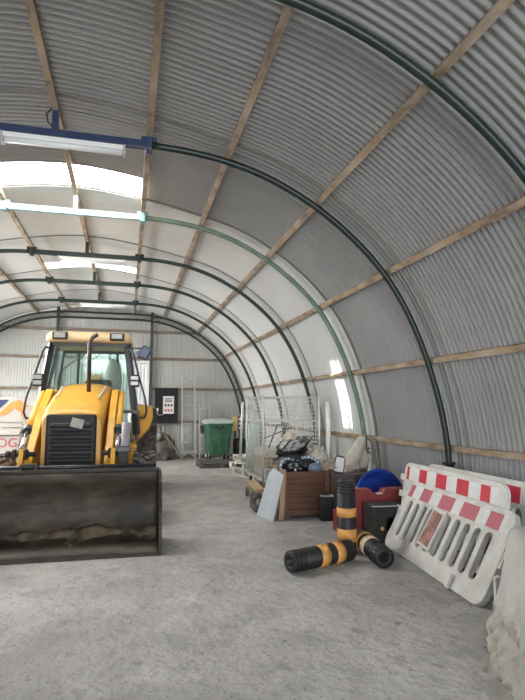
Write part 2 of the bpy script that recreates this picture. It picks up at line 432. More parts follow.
for a, lab in pa:
    if a is None: purlin(XR, 4.51, 0, lab); continue
    r = RR+.072+dr(a)
    x, z = XC+r*cos(R(a)), ZC+r*sin(R(a))
    if a == 90: z += .02
    purlin(x, z, -R(a-90), lab)
    if a >= 58:
        l2 = {90: 'purlin along the left ends of the crossbars', 76.3: 'purlin at the left photo edge, next down from the crossbar ends', 58.4: 'purlin on the left side of the vault, lowest on that side'}[a]
        purlin(2*XR-x, z, R(a-90), l2)
# dangling flex by the second crossbar
bm = NB(); tube(bm, [(-.80, 5.36, 4.50), (-.86, 5.35, 4.42), (-.84, 5.35, 4.33), (-.80, 5.35, 4.29)], .008, 6)
tag(obj('electric_flex', bm, 'frame'), 'short black flex looping beside the stub post of the blue crossbar', 'cable')
# lamps
for y, lab in ((5.4, 'largest fluorescent lamp, white, under the dark blue crossbar'), (9.8, 'white fluorescent lamp in front of the dim pink rooflight'), (14.2, 'farthest and smallest white fluorescent lamp under the sixth arch')):
    t = thing('fluorescent_lamp', (-.68, y, ZC+RR-.05), lab, 'ceiling lamp', 'fluorescent lamps')
    obj('housing', bb(-.58, .58, -.05, .05, -.05, 0, .008), 'whitebright', t)
    bm = NB(); tube(bm, [(-.56, 0, -.065), (.56, 0, -.065)], .03, 12); obj('tube_cover', bm, 'tube', t)
    for s in (-1, 1): obj('end_cap', bb(s*.58-.012, s*.58+.012, -.052, .052, -.10, .003), 'alu', t)

# ------------------------------------------------------------ backhoe loader (local: x across, y back, z up; origin under bucket lip)
BL = thing('backhoe_loader', (-.70, 5.67, 0), 'yellow backhoe loader with a wide rusty front bucket, parked on the left', 'digger', rz=-1.5)
def P(name, bm, m, par=None, lab=None, bevel=0):
    o = obj(name, bm, m, par or BL, bevel)
    if lab: o['label'] = lab
    return o
# bucket
W = 1.06
prof = [(0, .015), (.30, .012), (.52, .03), (.64, .09), (.71, .20), (.735, .34), (.72, .52), (.66, .66), (.56, .785)]
def off(pf, d):
    out = []
    for i, (y, z) in enumerate(pf):
        a = pf[max(i-1, 0)]; b = pf[min(i+1, len(pf)-1)]; t = Vector((b[0]-a[0], b[1]-a[1])).normalized(); out.append((y+t.y*d, z-t.x*d))
    return out
bm = NB(); nx = 40; outer = off(prof, .02)
grid = []
for i in range(nx+1):
    x = -W+2*W*i/nx; col = []
    for (y, z) in prof:
        d = .012*mn.noise(Vector((x*3, y*4, z*4))); col.append(bm.verts.new((x, y-d, z+abs(d)*.5)))
    grid.append(col)
for i in range(nx):
    for j in range(len(prof)-1): bm.faces.new((grid[i][j], grid[i+1][j], grid[i+1][j+1], grid[i][j+1])).smooth = True
shp = obj('bucket', bm, 'bucket', BL); md = shp.modifiers.new('s', 'SOLIDIFY'); md.thickness = .025; md.offset = -1 
bk = shp
for s in (-1, 1):
    bm = NB(); poly = [(-.01, 0), (-.005, .10), (.06, .42), (.20, .70), (.44, .80), (.57, .80)]+[(y, z) for y, z in outer[::-1]]
    prism(bm, poly, .028, Matrix(((0, 0, 1, s*(W+.008)), (1, 0, 0, 0), (0, 1, 0, 0), (0, 0, 0, 1)))); P('side_plate', bm, 'edge', bk)
P('cutting_edge', bb(-W-.02, W+.02, -.03, .14, 0, .03), 'edge', bk)
P('top_lip', bx(NB(), (0, .55, .80), (2*W, .05, .035), bev=.006), 'edge', bk)
# mud caked in the bucket
bm = NB(); nxx, nyy = 60, 10; g = []
for i in range(nxx+1):
    col = []
    for j in range(nyy+1):
        x = -W*.98+2*W*.98*i/nxx; s = j/nyy; y = .34+.30*s; base = .02 if s < .6 else .02+(s-.6)*.30
        h = max(-.01, .09*(mn.noise(Vector((x*2.6, y*4, 3)))+.45*mn.noise(Vector((x*9, y*11, 1))))+.05*s-.01)
        if j in (0, nyy): h = -.02
        col.append(bm.verts.new((x, y+.02*s, base+h)))
    g.append(col)
for i in range(nxx):
    for j in range(nyy): bm.faces.new((g[i][j], g[i+1][j], g[i+1][j+1], g[i][j+1])).smooth = True
o = P('caked_mud', bm, mat('brown mud', (.15, .115, .075), .95, 0, (.03, .023, .017), 7, .9, bump=.8, bscale=30), bk, 'dry brown mud caked in the bottom of the bucket'); o['kind'] = 'stuff'
# bar behind the lip
bm = NB(); tube(bm, [(-W, .68, .83), (W-.03, .68, .83)], .022, 10); P('top_bar', bm, 'frame', bk)
bm = NB()
for x in (-.42, -.26): bx(bm, (x, .64, .81), (.035, .12, .10), bev=.006)
bx(bm, (-.34, .64, .855), (.18, .06, .045), bev=.006); P('latch', bm, 'edge', bk)
for x in (-.46, .46):
    bm = NB(); prism(bm, [(.79, .15), (.95, .25), (.98, .60), (.88, .74), (.79, .72)], .05, Matrix(((0, 0, 1, x), (1, 0, 0, 0), (0, 1, 0, 0), (0, 0, 0, 1)))); P('bracket', bm, 'edge', bk)
# loader arms
def arm(s):
    bm = NB(); pts = [(2.95, 1.72), (3.02, 1.50), (2.45, 1.30), (1.75, .92), (1.25, .52), (.92, .22), (.82, .32), (.98, .56), (1.25, .95), (1.75, 1.36), (2.5, 1.76)]
    prism(bm, pts, .095, Matrix(((0, 0, 1, s*.46), (1, 0, 0, 0), (0, 1, 0, 0), (0, 0, 0, 1))))
    a = P('loader_arm', bm, 'yellow', bevel=.012)
    bm = NB(); bx(bm, (s*.46, 2.88, 1.55), (.13, .22, .42), bev=.02); bx(bm, (s*.46, 2.95, .95), (.14, .30, 1.0), bev=.02); P('arm_tower', bm, 'yellow')
    # lift ram
    bm = NB(); tube(bm, [(s*.57, 2.5, .95), (s*.57, 1.75, 1.0)], .045, 10); P('lift_ram', bm, 'frame')
    # tilt ram: yellow barrel, black gland, chrome rod, pivot knuckle
    bm = NB(); tube(bm, [(s*.555, 2.55, 1.70), (s*.555, 1.62, 1.22)], .046, 12); r_ = P('tilt_ram', bm, 'yellow')
    bm = NB(); tube(bm, [(s*.555, 1.64, 1.23), (s*.555, 1.56, 1.19)], .056, 12); P('gland', bm, 'frame', r_)
    bm = NB(); tube(bm, [(s*.555, 1.58, 1.20), (s*.555, 1.18, .95)], .024, 10); P('rod', bm, 'chrome', r_, 'chrome rod')
    bm = NB(); tube(bm, [(s*.38, 1.16, .94), (s*.67, 1.16, .94)], .030, 10); bx(bm, (s*.48, 1.16, .94), (.05, .13, .12), bev=.02); bx(bm, (s*.61, 1.16, .94), (.05, .12, .12), bev=.02); tube(bm, [(s*.66, 1.16, .94), (s*.70, 1.16, .94)], .045, 8); P('pivot', bm, 'edge', r_)
    bm = NB(); beam(bm, (s*.52, 1.16, .98), (s*.52, .82, .34), .05, .10); P('tilt_link', bm, 'yellow', r_)
    return a
arm(-1); arm(1)
bm = NB(); tube(bm, [(-.5, 1.5, .70), (.5, 1.5, .70)], .06, 12); P('cross_tube', bm, 'yellow')
# upright black rod stand with grey sleeve, right of the arm
bm = NB(); bx(bm, (.65, .93, .78), (.115, .07, .46), bev=.01); u = P('bucket_ram', bm, 'blackp')
bm = NB(); tube(bm, [(.655, .93, .98), (.67, .95, 1.08), (.67, .95, 1.32)], [.055, .052, .05], 12); P('sleeve', bm, mat('grey sleeve', (.30, .28, .32), .5), u, 'dusty grey sleeve')
P('collar', bx(NB(), (.65, .93, 1.00), (.16, .10, .07), bev=.01), 'frame', u)
# hood
def hring(y, w, zt, zb, sh):
    r = .10
    pts = [(-w-sh, zb), (-w, zt-r)]+[(-w+r-r*cos(R(a)), zt-r+r*sin(R(a))) for a in (25, 50, 75)]+[(-w*.45, zt+.018), (0, zt+.028), (w*.45, zt+.018)]+[(w-r+r*cos(R(a)), zt-r+r*sin(R(a))) for a in (75, 50, 25)]+[(w, zt-r), (w+sh, zb)]
    return [Vector((x, y, z)) for x, z in pts]
bm = NB(); loft(bm, [hring(1.36, .345, 1.39, .62, .01), hring(1.42, .36, 1.45, .60, .01), hring(1.8, .375, 1.57, .60, .0), hring(2.3, .385, 1.70, .62, 0), hring(3.25, .385, 1.85, .70, 0)], smooth=True)
P('bonnet', bm, 'yellow')
for s in (-1, 1):
    bm = NB(); beam(bm, (s*.27, 1.85, 1.625), (s*.31, 2.65, 1.80), .03, .012); P('bonnet_trim', bm, 'plate')
# grille
gr = P('grille', bx(NB(), (0, 1.335, 1.04), (.60, .07, .74), bev=.03), 'blackp', None, 'black plastic grille')
for i in range(6):
    P('louvre', bx(NB(), (0, 1.29, .80+i*.095), (.50, .05, .055), RX(-25), bev=.015), 'blackp', gr)
P('badge', bx(NB(), (.075, 1.262, 1.30), (.15, .012, .115), RY(14) @ RX(-8), bev=.003), 'plate', gr, 'bent pale square badge plate')
P('lower_guard', bx(NB(), (0, 1.30, .62), (.74, .12, .08), bev=.015), 'blackp')
P('chassis', bx(NB(), (0, 3.0, .60), (.60, 3.3, .30), bev=.03), 'frame')
bm = NB(); tube(bm, [(-.78, 1.78, .42), (.78, 1.78, .42)], .07, 10); bx(bm, (0, 1.78, .44), (.3, .24, .2), bev=.03); P('front_axle', bm, 'frame')
bm = NB(); tube(bm, [(-.75, 4.4, .72), (.75, 4.4, .72)], .11, 10); P('rear_axle', bm, 'frame')
def wheel(x, y, r, w, rr, nm, lugs, s, steer=0):
    hw = w/2
    root = bpy.data.objects.new(nm, None); COL.objects.link(root); root.parent = BL; root.location = (x, y, r); root.rotation_euler = (0, 0, R(steer))
    mt = RY(90)
    pf = [(rr, -hw*.8), (rr+.03, -hw*.95), (r*.80, -hw), (r*.93, -hw*.92), (r*.96, -hw*.7), (r*.965, 0), (r*.96, hw*.7), (r*.93, hw*.92), (r*.80, hw), (rr+.03, hw*.95), (rr, hw*.8), (rr, -hw*.8)]
    bm = NB(); lathe(bm, pf, 40, mt); ty = obj('tyre', bm, 'tyre', root)
    bm = NB()
    for k in range(lugs):
        for q in (-1, 1):
            a = 2*PI*(k+(.5 if q > 0 else 0))/lugs
            m = RX(math.degrees(a)) @ T(q*hw*.46, 0, r*.965) @ RZ(q*38)
            bx(bm, (0, 0, 0), (hw*.98, .05, .075), None); vs = bm.verts[-8:] if False else list(bm.verts)[-8:]
            bmesh.ops.transform(bm, matrix=m, verts=vs)
    obj('tread_lugs', bm, 'tyre', ty)
    bm = NB(); lathe(bm, [(0, s*hw*.25), (rr*.35, s*hw*.3), (rr*.6, s*hw*.15), (rr*.95, s*hw*.35), (rr+.01, s*hw*.8)], 28, mt); obj('rim', bm, 'rim', root)
for s in (-1, 1):
    wheel(s*.90, 1.78, .44, .30, .24, 'front_wheel', 20, s, 0)
    wheel(s*.90, 4.40, .73, .44, .36, 'rear_wheel', 22, s)
# rear fenders
for s, mm in ((-1, 'fendergrey'), (1, 'yellow')):
    bm = NB(); r1 = []
    for (y, z, d) in ((3.42, .93, .0), (3.46, 1.05, .12), (3.50, 1.20, .26), (3.58, 1.37, .32), (3.80, 1.52, .32), (4.4, 1.56, .32), (4.9, 1.52, .32)):
        x0, x1 = .64, .66+d+.06
        r1.append([Vector((s*x0, y, z)), Vector((s*x1, y, z-.03)), Vector((s*x1, y+.05, z-.08)), Vector((s*x0, y+.05, z-.06))])
    loft(bm, r1, smooth=False); P('rear_fender', bm, mm, bevel=.01, lab='dusty grey fender' if s < 0 else 'yellow fender')
# cab
cab = bpy.data.objects.new('cab', None); COL.objects.link(cab); cab.parent = BL; cab.location = (-.01, .5, 0)
wb, wt, zb, zt = .79, .60, 1.42, 2.56
def pil(a, b, w, nm='pillar', d=None): return P(nm, beam(NB(), a, b, w, d or w), 'frame', cab)
for s in (-1, 1):
    pil((s*wb, 2.80, 1.05), (s*wt, 2.92, zt), .075, d=.09)
    pil((s*wb, 4.30, 1.05), (s*wt, 4.20, zt), .07)
    pil((s*(wb-.01), 3.55, 1.45), (s*wt, 3.55, zt), .05)
    P('cab_side', bx(NB(), (s*wb, 3.55, 1.20), (.05, 1.5, .5), bev=.01), 'frame', cab)
    bm = NB(); v = [bm.verts.new(q) for q in ((s*wb, 2.84, 1.42), (s*wb, 4.26, 1.42), (s*wt, 4.18, zt), (s*wt, 2.94, zt))]; bm.faces.new(v); P('side_window', bm, 'glass', cab)
    bm = NB(); abb(bm, s*.60-.13, s*.60+.13, 2.83, 2.87, .92, 1.40); P('lower_front_panel', bm, 'glass', cab)
pil((-wb, 2.80, 1.42), (wb, 2.80, 1.42), .05, 'sill'); pil((-wb, 4.3, 1.42), (wb, 4.3, 1.42), .05, 'sill'); pil((-.75, 2.82, .95), (.75, 2.82, .95), .06, 'sill')
pil((-wt, 2.92, zt-.03), (wt, 2.92, zt-.03), .06, 'header'); pil((-wt, 4.2, zt-.03), (wt, 4.2, zt-.03), .06, 'header')
for x in (-.34, .42): pil((x, 4.28, 1.42), (x*.92, 4.2, zt), .045, 'rear_mullion')
for nm, y0, y1, e in (('windscreen', 2.80, 2.92, 0), ('rear_window', 4.3, 4.2, 0)):
    bm = NB(); v = [bm.verts.new(q) for q in ((-wb, y0, 1.42), (wb, y0, 1.42), (wt, y1, zt), (-wt, y1, zt))]; bm.faces.new(v); P(nm, bm, 'glass', cab)
# roof with rounded lip
bm = NB()
def rr_ring(z, wx, y0, y1, r):
    pts = []
    for cx, cy, a0 in ((wx-r, y1-r, 0), (-wx+r, y1-r, 90), (-wx+r, y0+r, 180), (wx-r, y0+r, 270)):
        for k in range(5): a = R(a0+90*k/4); pts.append(Vector((cx+r*cos(a), cy+r*sin(a), z)))
    return pts
loft(bm, [rr_ring(2.55, .65, 2.74, 4.38, .12), rr_ring(2.58, .67, 2.70, 4.42, .12), rr_ring(2.66, .665, 2.71, 4.42, .12), rr_ring(2.715, .63, 2.76, 4.36, .12), rr_ring(2.735, .50, 2.9, 4.25, .1)], smooth=True)
P('roof', bm, 'roofyellow', cab, 'faded tan yellow roof')
for x in (-.44, .44):
    l = P('work_lamp', bx(NB(), (x, 2.675, 2.635), (.235, .07, .125), bev=.02), 'blackp', cab); P('lens', bx(NB(), (x, 2.637, 2.64), (.17, .012, .08), bev=.01), 'lens', l)
for s in (-1, 1):
    bm = NB(); bx(bm, (s*.735, 2.66, 1.92), (.155, .10, .20), bev=.015); l = P('headlamp', bm, 'blackp', cab)
    for k in (0, 1): P('lens', bx(NB(), (s*.735, 2.605, 1.965-.085*k), (.12, .012, .062), bev=.006), 'lens', l)
    bm = NB(); tube(bm, [(s*.60, 2.84, 2.44), (s*.66, 2.76, 2.46), (s*.70, 2.72, 2.38), (s*.80, 2.70, 2.0), (s*.91, 2.72, 1.64), (s*.94, 2.74, 1.42), (s*.91, 2.76, 1.33), (s*.84, 2.80, 1.32), (s*.78, 2.82, 1.38)], .018, 8); P('guard_rail', bm, 'frame', cab)
bm = NB(); tube(bm, [(.62, 2.80, 2.43), (.72, 2.74, 2.47), (.84, 2.70, 2.46)], .012, 6); mr = P('mirror_arm', bm, 'frame', cab)
P('mirror', bx(bx(NB(), (.89, 2.70, 2.39), (.17, .07, .22), RY(28), bev=.03, seg=3), (.80, 2.70, 2.36), (.08, .06, .12), RY(-10), bev=.02), 'bluemirror', mr, 'dark blue mirror housing')
# wiper, exhaust
bm = NB(); beam(bm, (-.40, 2.80, 2.10), (.16, 2.84, 2.54), .022, .02); tube(bm, [(-.40, 2.79, 2.12), (-.46, 2.79, 2.00), (-.47, 2.79, 1.85)], .008, 5); P('wiper', bm, 'frame', cab)
bm = NB(); ex = [(.10, 2.30, 1.68), (.09, 2.30, 2.40)]+[(.09+.16*(1-cos(R(a))), 2.30, 2.40+.16*sin(R(a))) for a in (20, 40, 60, 72)]
tube(bm, ex, .030, 14); P('exhaust_stack', bm, mat('sooty steel', (.05, .04, .038), .35, .6, (.10, .075, .065), 12, .5))
# inside the cab
st = P('seat', bx(NB(), (.05, 3.55, 1.40), (.46, .46, .14), bev=.05), 'seat', cab); P('backrest', bx(NB(), (.08, 3.80, 1.70), (.46, .12, .58), bev=.05), 'seat', st)
bm = NB(); tube(bm, [(-.10+.19*cos(R(a)), 3.18-.06*sin(R(a)), 1.66+.16*sin(R(a))) for a in range(0, 360, 20)], .014, 6, closed=True); tube(bm, [(-.10, 3.05, 1.42), (-.10, 3.18, 1.66)], .03, 8); beam(bm, (-.27, 3.18, 1.66), (.09, 3.18, 1.66), .02, .02); P('steering_wheel', bm, 'blackp', cab)
P('console', bx(NB(), (-.10, 2.98, 1.25), (.34, .22, .36), bev=.04), 'blackp', cab)
bm = NB(); blob(bm, (.33, 3.95, 1.95), (.16, .12, .42), .15, 1.5, 5, 3); P('hanging_jacket', bm, mat('pale grey cloth', (.42, .45, .42), .9), cab, 'pale grey cloth hanging inside the cab')
# rear digging arm, folded
bm = NB(); prism(bm, [(4.95, .75), (5.25, .7), (5.5, 1.3), (5.45, 2.1), (5.3, 2.15), (5.2, 1.4)], .2, Matrix(((0, 0, 1, -.05), (1, 0, 0, 0), (0, 1, 0, 0), (0, 0, 0, 1)))); P('boom', bm, 'yellow', bevel=.01)
bm = NB(); beam(bm, (-.05, 5.4, 2.1), (-.05, 5.85, .75), .16, .2); P('dipper', bm, 'yellow')
bm = NB(); prism(bm, [(5.65, .75), (6.0, .78), (6.05, .45), (5.85, .2), (5.55, .25), (5.65, .35), (5.8, .45)], .5, Matrix(((0, 0, 1, -.05), (1, 0, 0, 0), (0, 1, 0, 0), (0, 0, 0, 1)))); P('rear_bucket', bm, 'edge')
for s in (-1, 1): bm = NB(); bx(bm, (s*.95, 5.15, .72), (.14, .14, 1.1), bev=.01); bx(bm, (s*.95, 5.15, .10), (.3, .3, .06), bev=.01); P('stabiliser', bm, 'yellow')
P('rear_frame', bx(NB(), (0, 5.05, .75), (2.0, .16, .35), bev=.02), 'yellow')
# yellow step and tank seen by the right rear wheel
P('tank', bx(NB(), (.66, 2.95, .72), (.26, .55, .42), bev=.04), 'yellow'); P('tank', bx(NB(), (-.66, 2.95, .72), (.26, .55, .42), bev=.04), 'blackp')
# hoses
for s in (-1, 1):
    bm = NB()
    for k in range(3): tube(bm, [(s*(.50-.02*k), 2.6, 1.66), (s*(.47-.03*k), 2.2, 1.48-.03*k), (s*(.47), 1.7, 1.15-.04*k), (s*.49, 1.3, .80)], .013, 6)
    P('hydraulic_hoses', bm, 'blackp')

# ------------------------------------------------------------ stacked panels at far left
t = thing('display_carton', (-2.62, 11.9, 0), 'white box printed with an orange and navy arrow, left of the digger', 'box')
t.location.z = 1.04
obj('shell', bb(-.85, .85, 0, .7, 0, .67, .01), 'carton', t)
bm = NB(); prism(bm, [(-.30, .0), (-.02, .30), (.16, .36), (.42, .14), (.42, -.04), (.22, -.06), (.18, .10), (.06, .18), (-.08, .06)], .006, Matrix(((1, 0, 0, .30), (0, 0, 1, -.004), (0, 1, 0, .25), (0, 0, 0, 1)))); obj('arrow_print', bm, 'orangeprint', t)
bm = NB(); prism(bm, [(-.34, .05), (-.05, .36), (-.30, .36), (-.34, .34)], .006, Matrix(((1, 0, 0, .30), (0, 0, 1, -.004), (0, 1, 0, .25), (0, 0, 0, 1)))); obj('navy_print', bm, 'blueink', t)
bm = NB()
for k in range(9): bx(bm, (.05+k*.055, -.004, .15-.002*k), (.03, .006, .022))
for k in range(13): bx(bm, (.17+k*.05, -.004, .04), (.03, .006, .02))
obj('small_lettering', bm, 'ink', t)
tag(obj('panel_shelf', bb(-3.5, -1.78, 11.85, 12.6, .93, 1.04, .005), 'carton'), 'long cream board lying between the printed boxes left of the digger', 'board')
t = thing('lettered_box', (-2.85, 11.9, .28), 'white box with faded pink letters, left of the digger front arm', 'box')
obj('shell', bb(-.72, .72, 0, .7, .0, .64, .01), 'carton', t)
text('pink_lettering', 'COGI', .26, T(.42, -.008, .48) @ RX(90), 'pinkprint', t)
tag(obj('storage_crate', bb(-3.5, -2.0, 11.9, 12.6, 0, .27, .01), 'tanbox'), 'tan box at the bottom of the stack left of the digger', 'box')

# ------------------------------------------------------------ back wall things
t = thing('noticeboard', (1.14, 16.0, 1.02), 'black noticeboard with a white poster on the back wall', 'noticeboard')
obj('board', bb(-.34, .34, 0, .10, 0, 1.05, .01), 'noticeblk', t)
ps = obj('poster', bb(-.10, .22, -.012, -.001, .28, .80), 'paper', t)
bm = NB()
for r_ in range(3): bx(bm, (.06, -.014, .73-r_*.045), (.22, .004, .025))
for k in range(3): bx(bm, (-.03+k*.09, -.014, .53), (.06, .004, .07))
obj('print_block', bm, 'ink', ps)
bm = NB()
for k in range(3): bx(bm, (-.03+k*.09, -.014, .38), (.06, .004, .07))
obj('red_print_block', bm, 'redink', ps)
obj('handle', bb(-.29, -.23, -.03, 0, .36, .45, .01), 'paper', t)
bm = NB(); tube(bm, [(-.26, -.02, .36), (-.27, -.03, .28), (-.20, -.03, .24), (-.08, -.03, .26)], .008, 5); obj('cord', bm, 'paper', t)
tag(obj('support_post', bb(1.10, 1.15, 16.06, 16.11, 0, 1.02), 'railm'), 'thin brown post below the black noticeboard', 'post')

def ladder(x0, x1, y, h, n, lab, m='alu', lean=.35, foot=True):
    t = thing('ladder', ((x0+x1)/2, y, 0), lab, 'ladder'); w = (x1-x0)/2
    for s in (-1, 1): obj('stile', beam(NB(), (s*w, -lean, 0), (s*w*.96, 0, h), .035, .07), m, t)
    for i in range(n):
        f = (i+.7)/n; obj('rung', tube(NB(), [(-w, -lean*(1-f), h*f), (w, -lean*(1-f), h*f)], .019, 6), m, t)
    if foot:
        bm = NB(); beam(bm, (-w-.05, -lean, .20), (w+.05, -lean, .20), .04, .05); beam(bm, (-w-.04, -lean, .02), (0, -lean, .2), .03, .03); beam(bm, (w+.04, -lean, .02), (0, -lean, .2), .03, .03); obj('base_brace', bm, m, t)
ladder(1.58, 1.97, 15.95, 2.45, 9, 'tall aluminium ladder leaning on the back wall right of the noticeboard')
ladder(2.10, 2.42, 15.9, 1.58, 4, 'short grey step ladder leaning on the back wall beside the green bin', lean=.3, foot=False)
tag(obj('grey_toolbox', bb(2.12, 2.42, 15.66, 15.85, .72, .95, .02), 'frame'), 'dark box hung on the short step ladder beside the bin', 'box')
tag(obj('rubble_sack', blob(NB(), (.98, 15.5, .28), (.36, .28, .42), .3, 2.2, 8, 4, flat=.005), mat('dusty sack', (.09, .08, .07), .95, 0, (.22, .20, .17), 5, .7, bump=.6)), 'dusty dark rubble sack slumped below the noticeboard', 'sack')
tag(obj('crumpled_bag', blob(NB(), (.86, 15.3, .66), (.10, .09, .12), .5, 3, 4, 3), 'binlid'), 'small pale crumpled bag on top of the rubble sack', 'bag')
for a, b, lab in (((1.05, 15.35, .72), (1.60, 15.05, .02), 'dark plank sloping down right of the rubble sack'), ((.95, 15.75, .95), (1.15, 15.62, .0), 'short upright stick behind the rubble sack')):
    tag(obj('timber_plank', beam(NB(), a, b, .06, .03), 'railm'), lab, 'plank')
tag(obj('floor_batten', bb(1.4, 2.6, 15.70, 15.78, 0, .05), 'railm'), 'low dark batten on the floor in front of the ladders', 'batten')

# green bin
t = thing('wheelie_bin', (2.50, 14.9, 0), 'large green four-wheeled bin with a pale lid', 'bin')
def rect(z, wx, wy, r=.07):
    pts = []
    for cx, cy, a0 in ((wx-r, wy-r, 0), (-wx+r, wy-r, 90), (-wx+r, -wy+r, 180), (wx-r, -wy+r, 270)):
        for k in range(4): a = R(a0+30*k); pts.append(Vector((cx+r*cos(a), cy+r*sin(a), z)))
    return pts
bm = NB(); loft(bm, [rect(.20, .28, .31), rect(.24, .30, .33), rect(.96, .345, .41), rect(.97, .38, .44), rect(1.04, .38, .44)]); obj('body', bm, 'bingreen', t)
bm = NB()
for x in (-.2, 0, .2): bx(bm, (x, -.385, .62), (.03, .03, .72), RX(-4.5))
obj('front_ribs', bm, 'bingreen', t)
bm = NB(); loft(bm, [rect(1.04, .40, .46), rect(1.09, .41, .47), rect(1.16, .31, .38), rect(1.18, .22, .3)], smooth=True); obj('lid', bm, 'binlid', t)
bm = NB(); tube(bm, [(-.09+.0, -.46, 1.00), (-.07, -.49, .92), (0, -.50, .89), (.07, -.49, .92), (.09, -.46, 1.00)], .018, 6); obj('handle', bm, 'blackp', t)
for sx in (-1, 1):
    for sy in (-1, 1):
        bm = NB(); lathe(bm, [(0, -.025), (.08, -.025), (.09, -.015), (.09, .015), (.08, .025), (0, .025)], 18, T(sx*.25, sy*.26, .09) @ RY(90)); w_ = obj('castor', bm, 'blackp', t)
        bm = NB(); beam(bm, (sx*.25-.035, sy*.26, .09), (sx*.25-.02, sy*.25, .21), .012, .04); beam(bm, (sx*.25+.035, sy*.26, .09), (sx*.25+.02, sy*.25, .21), .012, .04); obj('fork', bm, 'alu', w_)
def pallet(x, y, z, rz, mt, lab, nm='pallet', tilt=0):
    t = thing(nm, (x, y, z), lab, 'pallet', 'pallets by the bin', rz); t.rotation_euler.x = R(tilt)
    for k in range(3): obj('bottom_board', bx(NB(), (-.36+.36*k, 0, .011), (.10, 1.1, .02)), mt, t)
    for i in (-.36, 0, .36):
        for j in (-.50, 0, .50): obj('block', bx(NB(), (i, j, .06), (.11, .10, .078)), mt, t)
    for j in (-.5, 0, .5): obj('stringer', bx(NB(), (0, j, .108), (.82, .10, .018)), mt, t)
    for k in range(6): obj('deck_board', bx(NB(), (-.375+.15*k, 0, .127), (.10, 1.1, .02)), mt, t)
pallet(2.32, 13.45, 0, 90, 'darkwood', 'dark pallet lying flat on the floor in front of the bin')
pallet(2.88, 11.45, 0, 12, 'palewood', 'weathered white pallet, bottom of the stack left of the cage')
pallet(2.86, 11.50, .145, 22, 'palewood', 'weathered white pallet, middle of the stack left of the cage')
pallet(2.84, 11.50, .29, 5, 'palewood', 'weathered white pallet, top of the stack left of the cage')
# electric box on posts
t = thing('control_box', (3.13, 15.5, 0), 'grey control box with a yellow side on dark legs, right of the green bin', 'box')
obj('casing', bb(-.02, .20, -.08, .10, .80, 1.22, .01), 'greybox', t); obj('side_panel', bb(-.10, .06, -.10, -.08, .80, 1.22), 'yellowbox', t, )
bm = NB()
for r_ in range(3): bx(bm, (.13, -.09, .88+r_*.13), (.07, .02, .06), bev=.005)
obj('switches', bm, 'paper', t)
for x in (0, .15): obj('leg', bb(x-.02, x+.02, -.02, .02, 0, .80), 'frame', t)
tag(obj('dark_drum', lathe(NB(), [(0, 0), (.17, 0), (.18, .02), (.18, .55), (.15, .60), (0, .60)], 20, T(3.14, 14.9, 0)), 'blackp'), 'dark drum beside the green bin below the control box', 'drum')

# ------------------------------------------------------------ wire cage on wheels
CX0, CX1, CY0, CY1, CZ0, CZ1 = 2.36, 3.42, 9.15, 10.5, .20, 1.68
t = thing('wire_cage', ((CX0+CX1)/2, (CY0+CY1)/2, 0), 'tall galvanised wire mesh cage trolley by the right wall', 'cage')
ox, oy = (CX0+CX1)/2, (CY0+CY1)/2
def wpanel(a, b, z0, z1, step=.068, w=.0036):
    a = Vector((*a, 0)); b = Vector((*b, 0)); L_ = (b-a).length; bm = NB(); n = int(L_/step); 
    for i in range(n+1):
        p = a.lerp(b, i/n); tube(bm, [(p.x, p.y, z0), (p.x, p.y, z1)], w, 4)
    k = int((z1-z0)/(step*1.1))
    for i in range(k+1):
        z = z0+(z1-z0)*i/k; tube(bm, [(a.x, a.y, z), (b.x, b.y, z)], w, 4)
    return bm
hx, hy = (CX1-CX0)/2, (CY1-CY0)/2
for nm, a, b in (('front_mesh', (-hx, -hy), (hx, -hy)), ('side_mesh', (-hx, -hy), (-hx, hy)), ('side_mesh', (hx, -hy), (hx, hy)), ('rear_mesh', (-hx, hy), (hx, hy))):
    obj(nm, wpanel(a, b, CZ0+.05, CZ1), 'wire', t)
for sx in (-1, 1):
    for sy in (-1, 1):
        obj('corner_post', tube(NB(), [(sx*hx, sy*hy, CZ0), (sx*hx, sy*hy, CZ1+.05)], .018, 8), 'wire', t)
        bm = NB(); lathe(bm, [(0, -.02), (.075, -.02), (.085, 0), (.075, .02), (0, .02)], 18, T(sx*(hx-.06), sy*(hy-.1), .085) @ RY(90)); w_ = obj('castor', bm, 'blackp', t)
        bm = NB(); bx(bm, (sx*(hx-.06), sy*(hy-.1), .165), (.07, .09, .05)); bx(bm, (sx*(hx-.06)-.03, sy*(hy-.1), .12), (.008, .05, .10)); obj('fork', bm, 'alu', w_)
for z in (CZ1, 1.25): 
    bm = NB(); tube(bm, [(-hx, -hy, z), (hx, -hy, z), (hx, hy, z), (-hx, hy, z)], .012, 6, closed=True); obj('frame_rail', bm, 'wire', t)
obj('deck', bb(-hx, hx, -hy, hy, CZ0-.02, CZ0+.03), 'palewood', t)
# things inside the cage
for k, (z, h, lab, mm) in enumerate(((.235, .17, 'lowest of the pale timber bales inside the wire cage', 'palewood'), (.41, .17, 'middle pale timber bale inside the wire cage', 'tan'), (.585, .15, 'top pale timber bale inside the wire cage', 'palewood'))):
    o = obj('timber_bale', bb(-.42, .48, -.5, .5, 0, h, .01), mm); o.location = (ox, oy, z); tag(o, lab, 'timber', 'timber bales in the cage')
t2 = thing('folding_frame', (ox, oy, .74), 'thin grey tubular frame standing inside the wire cage', 'frame')
bm = NB(); tube(bm, [(-.3, -.2, 0), (-.1, -.1, .42), (.12, 0, .45), (.05, .1, 0)], .012, 6); tube(bm, [(-.34, .1, .15), (.2, .0, .36)], .01, 6); obj('tubing', bm, 'frame', t2)
tag(obj('rolled_sheet', tube(NB(), [(ox-.42, oy+.55, .235), (ox-.40, oy+.57, 1.45)], .07, 10), mat('pale green film', (.45, .56, .50), .5)), 'upright pale green roll inside the left corner of the cage', 'roll')
